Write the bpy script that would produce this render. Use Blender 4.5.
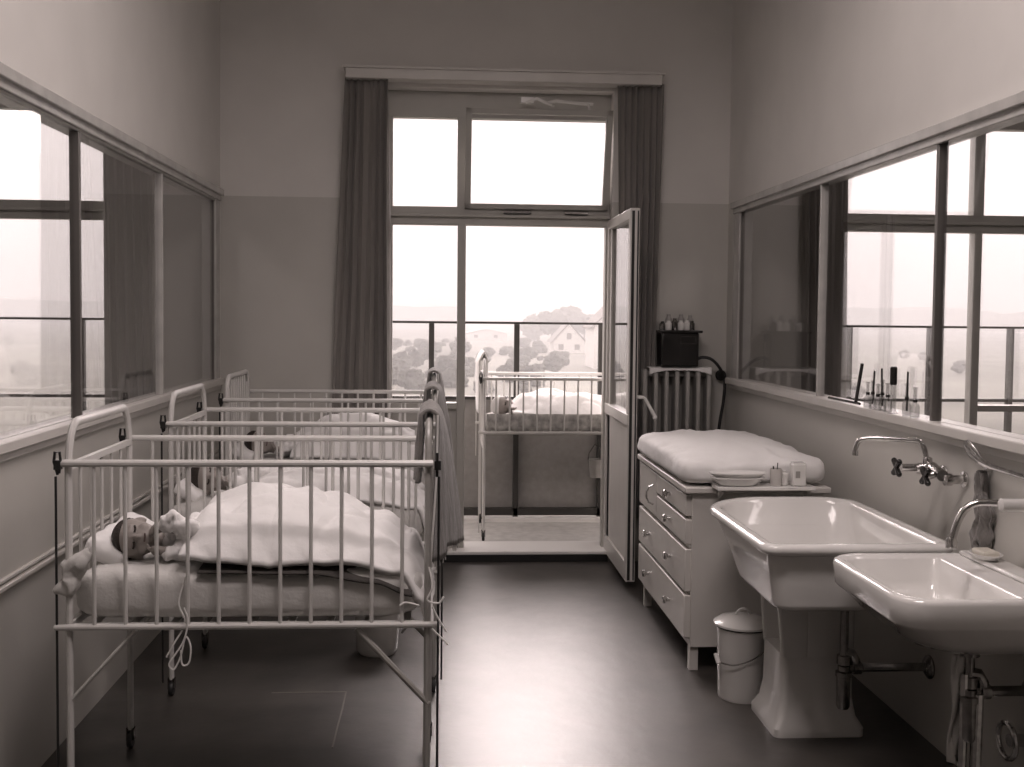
import bpy, math, random
from mathutils import Vector, Matrix, noise
random.seed(7)
PI = math.pi
for o in list(bpy.data.objects): bpy.data.objects.remove(o)
SC = bpy.context.scene
COL = SC.collection

# ------------------------------------------------------------------ camera
yaw, pitch, roll, FPX = 0.0654, 0.0444, 0.0100, 1094.0
cy, sy, cp, sp, cr, sr = math.cos(yaw), math.sin(yaw), math.cos(pitch), math.sin(pitch), math.cos(roll), math.sin(roll)
fw, rt, up = Vector((sy, cy, 0)), Vector((cy, -sy, 0)), Vector((0, 0, 1))
f2 = fw*cp - up*sp; u2 = up*cp + fw*sp
r3 = rt*cr + u2*sr; u3 = u2*cr - rt*sr
cam = bpy.data.cameras.new('camera'); camo = bpy.data.objects.new('camera', cam); COL.objects.link(camo)
camo.matrix_world = Matrix(((r3.x, u3.x, -f2.x, 0), (r3.y, u3.y, -f2.y, 0), (r3.z, u3.z, -f2.z, 1.6), (0, 0, 0, 1)))
cam.sensor_width = 36; cam.lens = 36*FPX/1024; cam.shift_x = 0; cam.shift_y = -19.5/1024
cam.clip_start = .05; cam.clip_end = 3000
SC.camera = camo

# ------------------------------------------------------------------ light
SC.view_settings.view_transform = 'Standard'; SC.view_settings.look = 'None'
SC.view_settings.exposure = 0.28; SC.view_settings.gamma = 1; SC.view_settings.use_curve_mapping = False
TINT = (1.0, 0.865, 0.845)
w = bpy.data.worlds.new('overcast_sky'); SC.world = w; w.use_nodes = True
bg = w.node_tree.nodes['Background']; bg.inputs[0].default_value = (*TINT, 1); bg.inputs[1].default_value = 1.8
def sun(name, dirv, strength, angle):
    l = bpy.data.lights.new(name, 'SUN'); l.energy = strength; l.angle = math.radians(angle); l.color = TINT
    o = bpy.data.objects.new(name, l); COL.objects.link(o); o.rotation_euler = Vector(dirv).to_track_quat('-Z', 'Y').to_euler(); return o
def area(name, loc, dirv, sx, sy_, power):
    l = bpy.data.lights.new(name, 'AREA'); l.shape = 'RECTANGLE'; l.size = sx; l.size_y = sy_; l.energy = power; l.color = TINT
    o = bpy.data.objects.new(name, l); COL.objects.link(o); o.location = loc
    o.rotation_euler = Vector(dirv).to_track_quat('-Z', 'Y').to_euler(); return o
sun('hazy_sun', (-.10, -1, -.50), 8.5, 46)
area('added_ceiling_fill', (.25, 2.3, 3.8), (0, 0, -1), 1.2, .6, 48)  # unseen fill light added under the ceiling to brighten the room
area('added_second_ceiling_fill', (.25, 4.1, 3.8), (0, -.15, -1), 1.2, .6, 16)  # another added fill, nearer the window; no fixture modelled
area('added_left_room_fill', (-3.1, 3.6, 3.8), (0, 0, -1), .9, 1.8, 22)  # added fill for the room behind the left glass
area('added_right_room_fill', (3.7, 3.6, 3.8), (0, 0, -1), .9, 1.8, 22)  # added fill for the room behind the right glass
SC.cycles.max_bounces = 10; SC.cycles.transparent_max_bounces = 24; SC.cycles.sample_clamp_indirect = 6
SC.cycles.caustics_reflective = False; SC.cycles.caustics_refractive = False

# ------------------------------------------------------------------ materials
def mat(name, col, rough=.5, metal=0, var=0, scale=8, bump=0, bscale=30, coat=0, sheen=0, spec=.5, stretch=None):
    m = bpy.data.materials.new(name); m.use_nodes = True; nt = m.node_tree; b = nt.nodes['Principled BSDF']
    b.inputs['Base Color'].default_value = (*col, 1); b.inputs['Roughness'].default_value = rough
    b.inputs['Metallic'].default_value = metal; b.inputs['Coat Weight'].default_value = coat
    b.inputs['Sheen Weight'].default_value = sheen; b.inputs['Specular IOR Level'].default_value = spec
    tc = nt.nodes.new('ShaderNodeTexCoord'); src = tc.outputs['Object']
    if stretch:
        mp = nt.nodes.new('ShaderNodeMapping'); mp.inputs['Scale'].default_value = stretch
        nt.links.new(src, mp.inputs[0]); src = mp.outputs[0]
    if var:
        n = nt.nodes.new('ShaderNodeTexNoise'); n.inputs['Scale'].default_value = scale; n.inputs['Detail'].default_value = 5
        r = nt.nodes.new('ShaderNodeValToRGB')
        r.color_ramp.elements[0].position = .3; r.color_ramp.elements[1].position = .7
        r.color_ramp.elements[0].color = (*[c*(1-var) for c in col], 1); r.color_ramp.elements[1].color = (*[min(1, c*(1+var)) for c in col], 1)
        nt.links.new(src, n.inputs[0]); nt.links.new(n.outputs[0], r.inputs[0]); nt.links.new(r.outputs[0], b.inputs['Base Color'])
    if bump:
        n = nt.nodes.new('ShaderNodeTexNoise'); n.inputs['Scale'].default_value = bscale; n.inputs['Detail'].default_value = 4
        bp = nt.nodes.new('ShaderNodeBump'); bp.inputs['Strength'].default_value = bump; bp.inputs['Distance'].default_value = .01
        nt.links.new(src, n.inputs[0]); nt.links.new(n.outputs[0], bp.inputs['Height']); nt.links.new(bp.outputs[0], b.inputs['Normal'])
    return m
def glass(name, tint=.95, rough=0.0, boost=1.0, f0=.04):
    m = bpy.data.materials.new(name); m.use_nodes = True; nt = m.node_tree; nt.nodes.clear(); N = nt.nodes.new; L = nt.links.new
    g = N('ShaderNodeNewGeometry'); d = N('ShaderNodeVectorMath'); d.operation = 'DOT_PRODUCT'
    L(g.outputs['Normal'], d.inputs[0]); L(g.outputs['Incoming'], d.inputs[1])
    def M(op, a, b=None):
        n = N('ShaderNodeMath'); n.operation = op
        for i, v in enumerate((a, b)):
            if v is None: continue
            if isinstance(v, (int, float)): n.inputs[i].default_value = v
            else: L(v, n.inputs[i])
        return n.outputs[0]
    c = M('ABSOLUTE', d.outputs['Value']); s = M('POWER', M('SUBTRACT', 1.0, c), 5.0)
    f = M('MULTIPLY', M('ADD', f0, M('MULTIPLY', s, 1-f0)), boost)
    f = M('MINIMUM', f, 1.0)
    t = N('ShaderNodeBsdfTransparent'); t.inputs[0].default_value = (tint, tint, tint, 1)
    gl = N('ShaderNodeBsdfGlossy'); gl.inputs['Roughness'].default_value = rough
    mx = N('ShaderNodeMixShader'); L(f, mx.inputs[0]); L(t.outputs[0], mx.inputs[1]); L(gl.outputs[0], mx.inputs[2])
    o = N('ShaderNodeOutputMaterial'); L(mx.outputs[0], o.inputs[0]); return m

def wallpaint():
    m = bpy.data.materials.new('two_tone_wall_paint'); m.use_nodes = True; nt = m.node_tree; b = nt.nodes['Principled BSDF']
    g = nt.nodes.new('ShaderNodeNewGeometry'); s = nt.nodes.new('ShaderNodeSeparateXYZ'); nt.links.new(g.outputs['Position'], s.inputs[0])
    st = nt.nodes.new('ShaderNodeMath'); st.operation = 'GREATER_THAN'; st.inputs[1].default_value = 2.335; nt.links.new(s.outputs[2], st.inputs[0])
    n = nt.nodes.new('ShaderNodeTexNoise'); n.inputs['Scale'].default_value = 3; n.inputs['Detail'].default_value = 8
    nt.links.new(g.outputs['Position'], n.inputs[0])
    mx = nt.nodes.new('ShaderNodeMixRGB'); mx.inputs[1].default_value = (.57, .555, .52, 1); mx.inputs[2].default_value = (.74, .72, .69, 1)
    nt.links.new(st.outputs[0], mx.inputs[0])
    m2 = nt.nodes.new('ShaderNodeMixRGB'); m2.blend_type = 'MULTIPLY'; m2.inputs[0].default_value = .16
    nt.links.new(mx.outputs[0], m2.inputs[1]); nt.links.new(n.outputs[0], m2.inputs[2]); nt.links.new(m2.outputs[0], b.inputs['Base Color'])
    r = nt.nodes.new('ShaderNodeMapRange'); r.inputs[3].default_value = .42; r.inputs[4].default_value = .85
    nt.links.new(st.outputs[0], r.inputs[0]); nt.links.new(r.outputs[0], b.inputs['Roughness'])
    n2 = nt.nodes.new('ShaderNodeTexNoise'); n2.inputs['Scale'].default_value = 260; nt.links.new(g.outputs['Position'], n2.inputs[0])
    bp = nt.nodes.new('ShaderNodeBump'); bp.inputs['Strength'].default_value = .12; bp.inputs['Distance'].default_value = .003
    nt.links.new(n2.outputs[0], bp.inputs['Height']); nt.links.new(bp.outputs[0], b.inputs['Normal'])
    return m
M_WALL = wallpaint()
M_CEIL = mat('ceiling_white', (.8, .79, .76), .9)
M_FLOOR = mat('linoleum', (.050, .045, .040), .40, var=.35, scale=5, bump=.14, bscale=14, spec=1.0)
M_SEAM = mat('floor_seam', (.2, .19, .17), .5)
M_WOOD = mat('painted_wood', (.62, .60, .57), .4, var=.04, scale=6)
M_FRAME = mat('window_frame_paint', (.44, .43, .40), .45, var=.04, scale=6)
M_PFRAME = mat('partition_frame_gloss_paint', (.5, .49, .47), .25, var=.12, scale=9)
M_MULL = mat('gasket_and_backlit_mullion', (.16, .15, .14), .4, metal=.3)  # gasket tone; on near mullions it paints in their backlit shade
M_GLASS = glass('window_glass', .97, boost=1.0)
M_PGLASS = glass('partition_glass', .965, boost=1.25)
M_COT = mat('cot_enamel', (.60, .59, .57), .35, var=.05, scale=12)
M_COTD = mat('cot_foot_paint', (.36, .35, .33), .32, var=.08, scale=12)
M_BLACK = mat('blackened_steel', (.03, .03, .03), .35, metal=.4)
M_RUB = mat('black_rubber', (.02, .02, .02), .6)
M_CHROME = mat('chrome', (.62, .61, .60), .16, metal=1, var=.25, scale=40)
M_DCHROME = mat('tarnished_chrome', (.28, .27, .26), .22, metal=1, var=.35, scale=30)
M_LINEN = mat('white_linen', (.80, .79, .78), .9, bump=.35, bscale=22, sheen=.2)
M_LINEN2 = mat('mattress_cotton', (.60, .59, .57), .95, bump=.25, bscale=60, sheen=.1, var=.05, scale=10)
M_DARKCL = mat('dark_wool_blanket', (.055, .05, .046), .95, bump=.3, bscale=120)
M_TOWEL = mat('grey_wool_towel', (.20, .19, .18), .95, var=.35, scale=40, bump=.5, bscale=90, stretch=(1, 4, .3), sheen=.3)
M_FRINGE = mat('pale_fringe', (.75, .74, .72), .9)
M_CURT = mat('curtain_fabric', (.24, .225, .21), .9, var=.10, scale=30, bump=.2, bscale=200, sheen=.2, stretch=(1, 1, .1))
M_CERAM = mat('glazed_stoneware', (.74, .73, .71), .12, coat=.5, var=.02, scale=4)
M_CERAMD = mat('glazed_dark', (.4, .39, .38), .2)
M_ENAM = mat('white_enamel', (.72, .71, .69), .2, coat=.3, var=.03, scale=8)
M_RAD = mat('radiator_paint', (.31, .30, .285), .5, var=.08, scale=10)
M_HEAT = mat('black_enamel', (.018, .017, .016), .18, coat=.3)
M_SKIN = mat('skin', (.30, .272, .252), .55, var=.08, scale=30)
M_HAIR = mat('dark_hair', (.03, .022, .018), .7, bump=.6, bscale=160)
M_LIP = mat('lip', (.10, .065, .06), .5)
M_SKIRT = mat('patterned_cot_skirt', (.42, .41, .39), .9, var=.4, scale=22)
M_PANEL = mat('parapet_panel', (.27, .26, .25), .8, var=.10, scale=20)
M_POST = mat('parapet_steel', (.035, .033, .03), .5)
M_CONC = mat('balcony_concrete', (.55, .54, .52), .85, var=.12, scale=14, bump=.2)
M_KERB = mat('white_kerb', (.8, .79, .77), .8)
M_GRASS = mat('meadow', (.17, .165, .14), 1, var=.35, scale=.05)
M_LEAF = mat('foliage', (.10, .10, .085), 1, var=.5, scale=.6, bump=.5, bscale=3)
M_HOUSE = mat('white_render', (.75, .73, .7), .9, var=.05, scale=1)
M_ROOF = mat('roof_tile', (.16, .14, .13), .9, var=.2, scale=2)
M_BARK = mat('bark', (.08, .07, .06), 1)
M_BOTTLE = glass('bottle_glass', .88, boost=1.6)
M_PAPER = mat('paper_label', (.7, .68, .65), .8)
M_SOAP = mat('soap', (.6, .57, .5), .4)

# ------------------------------------------------------------------ helpers
ORG = {}
class MB:
    def __init__(s, thin=False): s.v = []; s.f = []; s.k = 0; s.thin = thin
    def add(s, vs, fs):
        n = len(s.v); s.v += [Vector(p) for p in vs]; s.f += [tuple(i+n for i in f) for f in fs]; return s
    def box(s, a, b):
        x0, x1 = sorted((a[0], b[0])); y0, y1 = sorted((a[1], b[1])); z0, z1 = sorted((a[2], b[2]))
        e = .0003*s.k; s.k += 1 if s.thin else 0; x0 -= e; y0 -= e; z0 -= e; x1 += e; y1 += e; z1 += e
        return s.add([(x0,y0,z0),(x1,y0,z0),(x1,y1,z0),(x0,y1,z0),(x0,y0,z1),(x1,y0,z1),(x1,y1,z1),(x0,y1,z1)],
                     [(0,3,2,1),(4,5,6,7),(0,1,5,4),(1,2,6,5),(2,3,7,6),(3,0,4,7)])
    def loft(s, rings, cap0=True, cap1=True, closed=True):
        n = len(rings[0]); vs = [p for r in rings for p in r]; fs = []
        for k in range(len(rings)-1):
            for i in range(n if closed else n-1):
                j = (i+1) % n; fs.append((k*n+i, k*n+j, (k+1)*n+j, (k+1)*n+i))
        if cap0: fs.append(tuple(range(n))[::-1])
        if cap1: fs.append(tuple((len(rings)-1)*n+i for i in range(n)))
        return s.add(vs, fs)
    def tube(s, path, r, n=10, ref=None, flat=1.0):
        path = [Vector(p) for p in path]; rings = []
        rs = r if isinstance(r, (list, tuple)) else [r]*len(path)
        t0 = (path[1]-path[0]).normalized()
        nrm = Vector(ref) if ref else (Vector((0,0,1)) if abs(t0.z) < .9 else Vector((1,0,0)))
        for i, p in enumerate(path):
            a = path[max(0,i-1)]; b = path[min(len(path)-1,i+1)]; t = (b-a).normalized()
            nrm = (nrm - t*nrm.dot(t)); nrm = nrm.normalized() if nrm.length > 1e-6 else t.orthogonal().normalized()
            bn = t.cross(nrm)
            rings.append([p + nrm*math.cos(2*PI*k/n)*rs[i]*flat + bn*math.sin(2*PI*k/n)*rs[i] for k in range(n)])
        return s.loft(rings)
    def lathe(s, prof, c, axis=(0,0,1), n=24, sx=1, sy=1):
        ax = Vector(axis).normalized(); u = ax.orthogonal().normalized() if abs(ax.z) < .99 else Vector((1,0,0)); v = ax.cross(u); c = Vector(c)
        rings = [[c + ax*h + (u*math.cos(2*PI*k/n)*sx + v*math.sin(2*PI*k/n)*sy)*max(r,1e-4) for k in range(n)] for r, h in prof]
        return s.loft(rings)
    def ell(s, c, rx, ry, rz, n=16, m=10, rot=None):
        c = Vector(c); vs = []; fs = []
        for j in range(m+1):
            th = PI*j/m
            for i in range(n):
                ph = 2*PI*i/n; p = Vector((rx*math.sin(th)*math.cos(ph), ry*math.sin(th)*math.sin(ph), rz*math.cos(th)))
                if rot is not None: p = rot @ p
                vs.append(c+p)
        for j in range(m):
            for i in range(n): fs.append((j*n+i, (j+1)*n+i, (j+1)*n+(i+1)%n, j*n+(i+1)%n))
        return s.add(vs, fs)
    def cap(s, p0, r0, p1, r1, n=14):
        p0, p1 = Vector(p0), Vector(p1); s.ell(p0, r0, r0, r0, n, 8); s.ell(p1, r1, r1, r1, n, 8)
        d = (p1-p0).normalized(); u = d.orthogonal().normalized(); v = d.cross(u)
        return s.loft([[p + (u*math.cos(2*PI*k/n)+v*math.sin(2*PI*k/n))*r for k in range(n)] for p, r in ((p0,r0),(p1,r1))])
    def prism(s, pts, axis, a, b):
        def P(q, t): return {0:(t,q[0],q[1]),1:(q[0],t,q[1]),2:(q[0],q[1],t)}[axis]
        return s.loft([[P(q,a) for q in pts],[P(q,b) for q in pts]])
    def grid(s, fn, nu, nv):
        return s.add([fn(i/nu, j/nv) for j in range(nv+1) for i in range(nu+1)],
                     [(j*(nu+1)+i, j*(nu+1)+i+1, (j+1)*(nu+1)+i+1, (j+1)*(nu+1)+i) for j in range(nv) for i in range(nu)])
    def build(s, name, m, parent=None, bevel=0, smooth=True, ang=35, solid=0, sub=0, label=None, kind=None, remesh=0, sm=0, dis=0):
        vs = s.v
        if parent is not None: org = ORG[parent]
        else:
            xs = [v.x for v in vs]; ys = [v.y for v in vs]; zs = [v.z for v in vs]
            org = Vector(((min(xs)+max(xs))/2, (min(ys)+max(ys))/2, min(zs)))
        me = bpy.data.meshes.new(name); me.from_pydata([v-org for v in vs], [], s.f); me.validate()
        import bmesh
        bm = bmesh.new(); bm.from_mesh(me); bmesh.ops.recalc_face_normals(bm, faces=bm.faces); bm.to_mesh(me); bm.free()
        me.materials.append(m)
        o = bpy.data.objects.new(name, me); COL.objects.link(o)
        if parent is not None: o.parent = parent
        else: o.location = org
        ORG[o] = org
        if remesh:
            r = o.modifiers.new('r', 'REMESH'); r.mode = 'VOXEL'; r.voxel_size = remesh
            if sm: q = o.modifiers.new('s', 'SMOOTH'); q.factor = .5; q.iterations = sm
            dg = bpy.context.evaluated_depsgraph_get(); dg.update()
            nm = bpy.data.meshes.new_from_object(o.evaluated_get(dg)); o.modifiers.clear(); o.data = nm
            if not nm.materials: nm.materials.append(m)
            if dis:
                ns = [v.normal.copy() for v in nm.vertices]
                for v, n_ in zip(nm.vertices, ns):
                    p = v.co+org; a = abs(noise.noise(p*17))+.6*abs(noise.noise(Vector((p.x*50, p.y*30, p.z*30))))
                    v.co += n_*dis*(a-.35)
            nm.shade_smooth()
        else:
            if smooth: me.shade_smooth(); me.set_sharp_from_angle(angle=math.radians(ang))
            if sub: q = o.modifiers.new('sub', 'SUBSURF'); q.levels = sub; q.render_levels = sub
            if solid: q = o.modifiers.new('sol', 'SOLIDIFY'); q.thickness = solid; q.offset = 0
            if bevel:
                q = o.modifiers.new('b', 'BEVEL'); q.width = bevel; q.segments = 2; q.limit_method = 'ANGLE'; q.angle_limit = math.radians(40)
        if label: o['label'] = label
        if kind: o['kind'] = kind
        return o
def tag(o, label, cat, group=None, kind=None):
    o['label'] = label; o['category'] = cat
    if group: o['group'] = group
    if kind: o['kind'] = kind
    return o
def thing(name, label, cat, loc, group=None):
    o = bpy.data.objects.new(name, None); COL.objects.link(o); o.empty_display_size = .05
    o.location = loc; ORG[o] = Vector(loc); return tag(o, label, cat, group)
def struct(name, mb, m, parent=None, **k):
    return mb.build(name, m, parent, kind=None if parent is not None else 'structure', **k)
def dup(root, loc, label, group=None):
    r = root.copy(); COL.objects.link(r); r.location = loc; r['label'] = label; ORG[r] = Vector(loc)
    if group: r['group'] = group
    for ch in list(root.children):
        c = ch.copy(); COL.objects.link(c); c.parent = r
        for g in list(ch.children):
            d = g.copy(); COL.objects.link(d); d.parent = c
    return r
def lerp(pts, x):
    if x <= pts[0][0]: return pts[0][1]
    for (a, b), (c, d) in zip(pts, pts[1:]):
        if x <= c:
            t = (x-a)/(c-a); t = t*t*(3-2*t); return b+(d-b)*t
    return pts[-1][1]
def crom(pts, n=6):
    P = [Vector(p) for p in pts]; P = [P[0]*2-P[1]]+P+[P[-1]*2-P[-2]]; out = []
    for i in range(1, len(P)-2):
        for k in range(n):
            t = k/n; a, b, c, d = P[i-1], P[i], P[i+1], P[i+2]
            out.append(.5*((2*b)+(c-a)*t+(2*a-5*b+4*c-d)*t*t+(-a+3*b-3*c+d)*t**3))
    return out+[P[-2]]
def arc(c, r, a0, a1, n, plane='yz'):
    out = []
    for i in range(n+1):
        a = a0+(a1-a0)*i/n; u, v = r*math.cos(a), r*math.sin(a)
        out.append({'yz': (c[0], c[1]+u, c[2]+v), 'xz': (c[0]+u, c[1], c[2]+v), 'xy': (c[0]+u, c[1]+v, c[2])}[plane])
    return out
def rrect(x0, x1, y0, y1, z, radii, n=8):
    # corners: (x0,y0),(x1,y0),(x1,y1),(x0,y1)
    out = []
    for k, (cx, cy_, a) in enumerate(((x0,y0,PI),(x1,y0,1.5*PI),(x1,y1,0),(x0,y1,.5*PI))):
        r = radii[k]; qx = cx + (r if k in (0,3) else -r); qy = cy_ + (r if k in (0,1) else -r)
        for i in range(n+1):
            t = a + .5*PI*i/n; out.append((qx+r*math.cos(t), qy+r*math.sin(t), z))
    return out

# ------------------------------------------------------------------ room shell
XL, XR, YW, CEIL = -1.39, 1.86, 7.03, 3.9
LX0, RX1 = -4.72, 5.15           # outer walls of the neighbouring rooms
struct('floor', MB().box((LX0-.1, -1.6, -.12), (RX1+.1, 7.34, 0)), M_FLOOR)
struct('ceiling', MB().box((LX0-.1, -1.6, CEIL), (RX1+.1, 7.4, CEIL+.15)), M_CEIL)
sm = MB()
sm.box((-.70, 4.600, 0), (-.385, 4.606, .0015)); sm.box((-.391, 4.0, 0), (-.385, 4.606, .0015))
struct('trim_1', sm, M_SEAM)
OP0, OP1, OPT = -.37, 1.10, 3.04   # window opening of this room
openings = [(OP0-3.21, OP1-3.21), (OP0, OP1), (3.73-OP1, 3.73-OP0)]
wb = MB(); x = LX0-.1
for a, b in openings:
    wb.box((x, YW, 0), (a, 7.34, CEIL)); wb.box((a, YW, OPT), (b, 7.34, CEIL)); x = b
wb.box((x, YW, 0), (RX1+.1, 7.34, CEIL))
struct('wall_back', wb, M_WALL, smooth=False)
struct('wall_front', MB().box((LX0-.1, -1.7, 0), (RX1+.1, -1.6, CEIL)), M_RAD, smooth=False)
struct('wall_far_left', MB().box((LX0-.1, -1.6, 0), (LX0, YW, CEIL)), M_WALL, smooth=False)
struct('wall_far_right', MB().box((RX1, -1.6, 0), (RX1+.1, YW, CEIL)), M_WALL, smooth=False)
PT = .06
# left partition
def partition(name, xa, xb, y0, y1, z0, z1):
    m = MB(); m.box((xa, -1.6, 0), (xb, YW, z0)); m.box((xa, -1.6, z1), (xb, YW, CEIL))
    m.box((xa, -1.6, z0), (xb, y0, z1)); m.box((xa, y1, z0), (xb, YW, z1))
    struct(name, m, M_WALL, smooth=False)
partition('wall_left', XL-PT, XL, .6, 6.97, 1.17, 2.345)
partition('wall_right', XR, XR+PT, .4, 6.86, 1.20, 2.305)
def glazing(name, x, s, y0, y1, z0, z1, mulls, zg1, sill):
    # s = +1: room lies on the +x side of the partition
    f = MB(True)
    f.box((x-s*.075, y0, zg1), (x+s*.006, y1, z1))                                 # head
    f.box((x-s*.075, y1-.13, z0), (x+s*.010, y1, z1)); f.box((x-s*.075, y0, z0), (x+s*.010, y0+.08, z1))
    f.box((x+s*.0, y0, z1-.02), (x+s*.035, y1, z1+.018)); f.box((x, y0, z1-.05), (x+s*.018, y1, z1-.018))
    fo = struct(name, f, M_PFRAME, bevel=.004)
    st = MB().box((x-s*.085, y0, z0-.02), (x+s*sill, y1, z0+.018)); st.box((x, y0, z0-.05), (x+s*sill*.45, y1, z0-.02))
    st.build('window_sill', M_WOOD, fo, bevel=.005)
    ys = [y0+.08]+mulls+[y1-.13]
    for a, b in zip(ys, ys[1:]):
        g = MB().box((x-s*.012, a, z0+.018), (x-s*.006, b, zg1)); g.build('pane', M_PGLASS, fo, smooth=False)
    for q in mulls: MB().box((x-s*.028, q-.011, z0+.018), (x+s*.010, q+(.011 if q < 5 else .007), zg1)).build('mullion', M_MULL if q < 5 else M_PFRAME, fo, bevel=.002)  # near mullions get a darker material, backlit shade put into the colour
    MB().box((x-s*.02, y1-.145, z0+.018), (x+s*.0, y1-.130, zg1)).build('gasket', M_MULL, fo)
    return fo
glazing('window_1', XL, 1, .6, 6.97, 1.17, 2.345, [1.81, 3.06, 4.31, 5.56], 2.285, .035)
glazing('window_2', XR, -1, .4, 6.86, 1.20, 2.305, [1.48, 2.745, 4.01, 5.275], 2.262, .05)
struct('trim_2', MB().box((XL, -1.6, .712), (XL+.022, YW, .728)).box((XL, -1.6, .735), (XL+.014, YW, .748)), M_WOOD, bevel=.003)

def facade(name, X, mirror=False, full=True):
    """steel and timber window bay: narrow fixed light, door opening and hopper"""
    def q(x): return (3.73-x) if mirror else x+X
    f = MB(True)
    def b(x0, x1, z0, z1, y0=7.15, y1=7.23): f.box((q(x0), y0, z0), (q(x1), y1, z1))
    b(OP0, -.315, 0, 3.04); b(1.075, OP1, 0, 3.04); b(.107, .160, 0.0, 2.24)
    b(.102, .172, 2.24, 3.0); b(OP0, OP1, 2.185, 2.30); b(OP0, OP1, 2.875, 3.04)
    b(OP0, OP1, 2.235, 2.25, 7.12, 7.24); b(OP0, .107, .985, 1.022, 7.14, 7.24)
    b(-.315, .107, .06, .09)
    fo = struct(name, f, M_FRAME, bevel=.004)
    p = MB().box((q(-.315), 7.17, 2.30), (q(.104), 7.176, 2.875)); p.build('pane', M_GLASS, fo, smooth=False)
    p = MB().box((q(-.315), 7.17, 1.022), (q(.107), 7.176, 2.185)); p.build('pane', M_GLASS, fo, smooth=False)
    MB().box((q(-.315), 7.165, .09), (q(.107), 7.205, .985)).build('lower_panel' if full else 'pane', M_FRAME if full else M_GLASS, fo, bevel=.003)
    if not full:
        MB().box((q(.16), 7.17, .1), (q(1.075), 7.176, 2.185)).build('pane', M_GLASS, fo, smooth=False)
        MB().box((q(.172), 7.17, 2.30), (q(1.075), 7.176, 2.875)).build('pane', M_GLASS, fo, smooth=False)
        return fo
    # hopper sash tilted into the room
    sash = MB(); zb, zt, yb, yt = 2.288, 2.905, 7.14, 6.97
    def sq(u, v, d):
        y = yb+(yt-yb)*v; z = zb+(zt-zb)*v; return Vector((u, y-d*.96, z+d*.0))
    def bar(u0, u1, v0, v1):
        ps = [sq(u, v, d) for d in (-.018, .018) for (u, v) in ((u0,v0),(u1,v0),(u1,v1),(u0,v1))]
        sash.add(ps, [(0,3,2,1),(4,5,6,7),(0,1,5,4),(1,2,6,5),(2,3,7,6),(3,0,4,7)])
    bar(.150, 1.085, 0, .055); bar(.150, 1.085, .945, 1); bar(.150, .188, 0, 1); bar(1.045, 1.085, 0, 1)
    so = sash.build('hopper_sash', M_FRAME, fo, bevel=.003)
    pg = MB(); pg.add([sq(u, v, d) for d in (-.003, .003) for (u, v) in ((.188,.055),(1.045,.055),(1.045,.945),(.188,.945))],
                      [(0,3,2,1),(4,5,6,7),(0,1,5,4),(1,2,6,5),(2,3,7,6),(3,0,4,7)])
    pg.build('pane', M_GLASS, so, smooth=False)
    op = MB(); op.tube([(.53, 7.0, 2.955), (.60, 6.98, 2.975), (.66, 6.985, 2.95), (.72, 6.99, 2.965), (.84, 6.99, 2.955), (.96, 7.0, 2.95)], .011)
    op.box((.50, 6.99, 2.95), (.58, 7.04, 2.985)); op.tube([(.66, 6.985, 2.95), (.70, 6.93, 2.92)], .008)
    op.tube([(.93, 7.0, 2.952), (.93, 6.95, 2.91)], .008)
    op.build('hopper_stay', M_ENAM, fo)
    MB().box((.40, 7.11, 2.262), (.58, 7.15, 2.274)).box((.80, 7.11, 2.262), (.95, 7.15, 2.274)).build('hinge', M_CHROME, fo)
    return fo
facade('window_3', 0)
facade('window_4', -3.21, full=False)
facade('window_5', 0, mirror=True, full=False)  # mirrored bay added to strengthen the bright reflection in the right glass
struct('trim_3', MB().box((OP0, 7.02, .048), (OP1, 7.36, .068)), M_KERB, bevel=.004)
# the doorstep riser facing the room
struct('trim_4', MB().box((OP0, 7.025, .0), (OP1, 7.2, .047)), M_BLACK)
struct('trim_5', MB().box((-.60, 6.90, 3.062), (1.385, YW, 3.130)).box((-.615, 6.885, 3.122), (1.40, YW, 3.138)), M_WOOD, bevel=.004)

# open balcony door (hinged at the right, swung into the room)
d = MB(True); dx0, dx1, dy0, dy1 = 1.088, 1.142, 6.275, 7.17
d.box((dx0, dy0, .05), (dx1, dy0+.065, 2.225)); d.box((dx0, dy1-.07, .05), (dx1, dy1, 2.225))
d.box((dx0, dy0, .05), (dx1, dy1, .16)); d.box((dx0, dy0, 2.165), (dx1, dy1, 2.225)); d.box((dx0-.004, dy0, .965), (dx1, dy1, 1.03))
do = struct('door_1', d, M_WOOD, bevel=.004)
MB().box((dx0+.024, dy0+.065, 1.03), (dx0+.030, dy1-.07, 2.165)).build('pane', M_GLASS, do, smooth=False)
MB().box((dx0+.012, dy0+.06, .15), (dx0+.04, dy1-.06, .97)).build('door_panel', M_WOOD, do)
MB().box((dx0+.008, dy0-.004, .06), (dx0+.024, dy0+.002, 2.21)).box((dx1-.014, dy0-.004, .06), (dx1-.006, dy0+.002, 2.21)).build('edge_seal', M_BLACK, do)
h = MB(); h.tube([(dx1, 6.33, 1.13), (dx1+.045, 6.32, 1.128), (dx1+.055, 6.32, 1.12), (dx1+.11, 6.31, 1.02)], [.012, .010, .010, .012]); h.lathe([(.022,0),(.022,.006)], (dx1, 6.33, 1.13), (1,0,0))
h.ell((dx1+.112, 6.31, 1.012), .015, .015, .017)
h.box((dx1, 6.31, .98), (dx1+.006, 6.35, 1.2)); h.build('door_handle', M_ENAM, do)

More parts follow.
